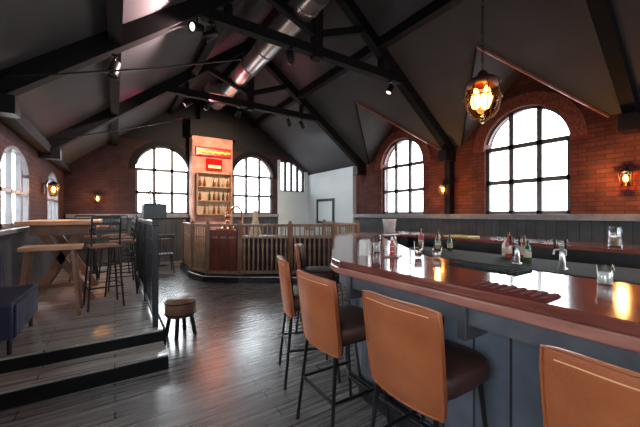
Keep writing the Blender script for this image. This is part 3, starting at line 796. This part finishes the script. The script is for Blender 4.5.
# ------------------------------------------------------------------ rail along the deck
t = thing('deck_railing', 'black metal railing along the open side of the raised deck', 'railing', (.36, 3.72, DZ))
LN = 4.7
MB().bar((0,-.05,1.10),(0,LN,1.10),.07,.05).build('top_rail', M['black'], t, bevel=.006)
MB().bar((0,0,.10),(0,LN,.10),.04,.04).build('bottom_rail', M['black'], t)
for k in range(5):
    y = LN*k/4; MB().bb(-.028,.028,y-.028,y+.028,0,1.14).build('post', M['black'], t)
for k in range(27):
    y = LN*(k+1)/28
    if (k+1) % 7 == 0: continue
    MB().tube([(0,y,.1),(0,y,1.08)], .007, 6).build('baluster', M['black'], t)
t = thing('planter_box', 'black planter box with pale twiggy plant on top of the railing end', 'planter', (.36, 3.86, DZ+1.145))
MB().bb(-.11,.11,-.16,.16,0,.16).build('box_body', M['black'], t, bevel=.008)
MB().bb(-.095,.095,-.145,.145,.15,.165).build('soil', M['leather_d'], t)
m = MB(); lf = MB()
for k in range(13):
    a = random.uniform(0, 2*PI); h = random.uniform(.1,.27); rr = random.uniform(.02,.1)
    p0 = Vector((random.uniform(-.05,.05), random.uniform(-.1,.1), .16)); p1 = p0 + Vector((rr*math.cos(a), rr*math.sin(a), h))
    m.tube([p0, p0.lerp(p1,.5)+Vector((0,0,.02)), p1], [.004,.003,.002], 5)
    for j in range(7):
        q = p0.lerp(p1, .35+.1*j); b = random.uniform(0, 2*PI); d = Vector((math.cos(b), math.sin(b), .4))*.03; n_ = Vector((-d.y, d.x, 0)).normalized()*.01
        lf.add([q, q+d*.5+n_, q+d, q+d*.5-n_], [(0,1,2,3)])
m.build('twigs', M['wood'], t); lf.build('leaves', M['leaf'], t)

# ------------------------------------------------------------------ deck furniture
t = thing('high_table', 'tall wooden communal table on the raised deck at left', 'table', (-.60, 5.90, DZ)); t.scale = (1,1,1.11)
MB().bb(-.42,.42,-.72,.72,.95,1.0).build('table_top', M['woodl'], t, bevel=.006)
for y in (-.5,.5):
    m = MB(); m.bar((-.34,y,.0),(.25,y,.95),.09,.05,up=(0,1,0)).bar((.34,y,0),(-.25,y,.95),.09,.05,up=(0,1,0)); m.build('crossed_leg', M['wood'], t)
MB().bar((0,-.5,.47),(0,.5,.47),.05,.1).build('stretcher', M['wood'], t)
MB().bb(-.30,.30,-.6,-.56,.83,.95).build('end_board', M['wood'], t)
t = thing('high_bench', 'high bench with a light wood seat and splayed brown legs on the deck', 'bench', (-.62, 4.80, DZ)); t.scale = (1,1,1.15)
MB().bb(-.27,.29,-.17,.17,.68,.72).build('seat', M['woodl'], t, bevel=.006)
for sx_ in (-1,1):
    for sy in (-1,1): MB().bar((sx_*.2,sy*.12,.68),(sx_*.27,sy*.17,0),.035,.035).build('leg', M['wood'], t)
MB().bar((-.24,0,.3),(.24,0,.3),.03,.04).build('stretcher', M['wood'], t)
def metal_stool(label, loc, rz, seat='wood', group='black metal high stools on the deck'):
    t = thing('metal_high_stool', label, 'high stool', loc, rz, group); t.scale = (1,1,1.1)
    MB().bb(-.17,.17,-.17,.17,.70,.73).build('seat', M[seat], t, bevel=.01)
    for sx_ in (-1,1):
        for sy in (-1,1): MB().tube([(sx_*.14,sy*.14,.70),(sx_*.2,sy*.19,0)], .012, 8).build('leg', M['black'], t)
    for z, q in ((.25,.186), (.5,.16)):
        MB().tube([(-q,-q,z),(q,-q,z),(q,q,z),(-q,q,z),(-q,-q,z)], .009, 6).build('foot_ring', M['black'], t)
    for sy in (-1,1): MB().tube([(-.15,sy*.15,.70),(-.19,sy*.15,1.06)], .012, 8).build('back_post', M['black'], t)
    for z in (.80,.89,.98,1.06):
        x = -.15-.04*(z-.7)/.36; MB().bar((x,-.15,z),(x,.15,z),.012,.03).build('back_slat', M['black'], t)
    return t
ms = metal_stool('black ladder-back high stool at the near corner of the tall table', (-.12, 4.95, DZ), R(100))
g4 = 'black metal high stools on the deck'
copy_at(ms, (.10, 5.62, DZ), R(175), 'black ladder-back high stool by the railing, nearer of two at the table side', g4)
copy_at(ms, (.10, 6.35, DZ), R(185), 'black ladder-back high stool by the railing, farther of two at the table side', g4)
copy_at(ms, (.0, 7.2, DZ), R(250), 'black ladder-back high stool by the railing beyond the tall table', g4)
copy_at(ms, (-.45, 6.95, DZ), R(-90), 'black ladder-back high stool at the far end of the tall table', g4)
t = thing('navy_bench', 'navy vinyl bench with channelled back against the left wall above the step', 'bench', (-.88, 4.07, DZ)); t.scale = (1,1,1.1)
MB().bb(-.16,.17,-.45,.45,.12,.40).build('seat', M['navy'], t, bevel=.02)
m = MB()
for k in range(9): m.bb(-.18,-.09,-.445+.0995*k,-.355+.0995*k,.40,.72)
m.build('backrest', M['navy'], t, bevel=.02)
m = MB()
for k in range(9): m.bb(.17,.185,-.445+.0995*k,-.355+.0995*k,.14,.39)
m.build('front_channels', M['navy'], t, bevel=.005)
for x in (-.13,.13):
    for y in (-.4,.4): MB().tube([(x,y,.12),(x,y,0)], .018, 8).build('leg', M['black'], t)
round_table('round_high_table', 'small round dark table at the far end of the deck', (-.35, 7.9, DZ), .35, .95, 'wood')
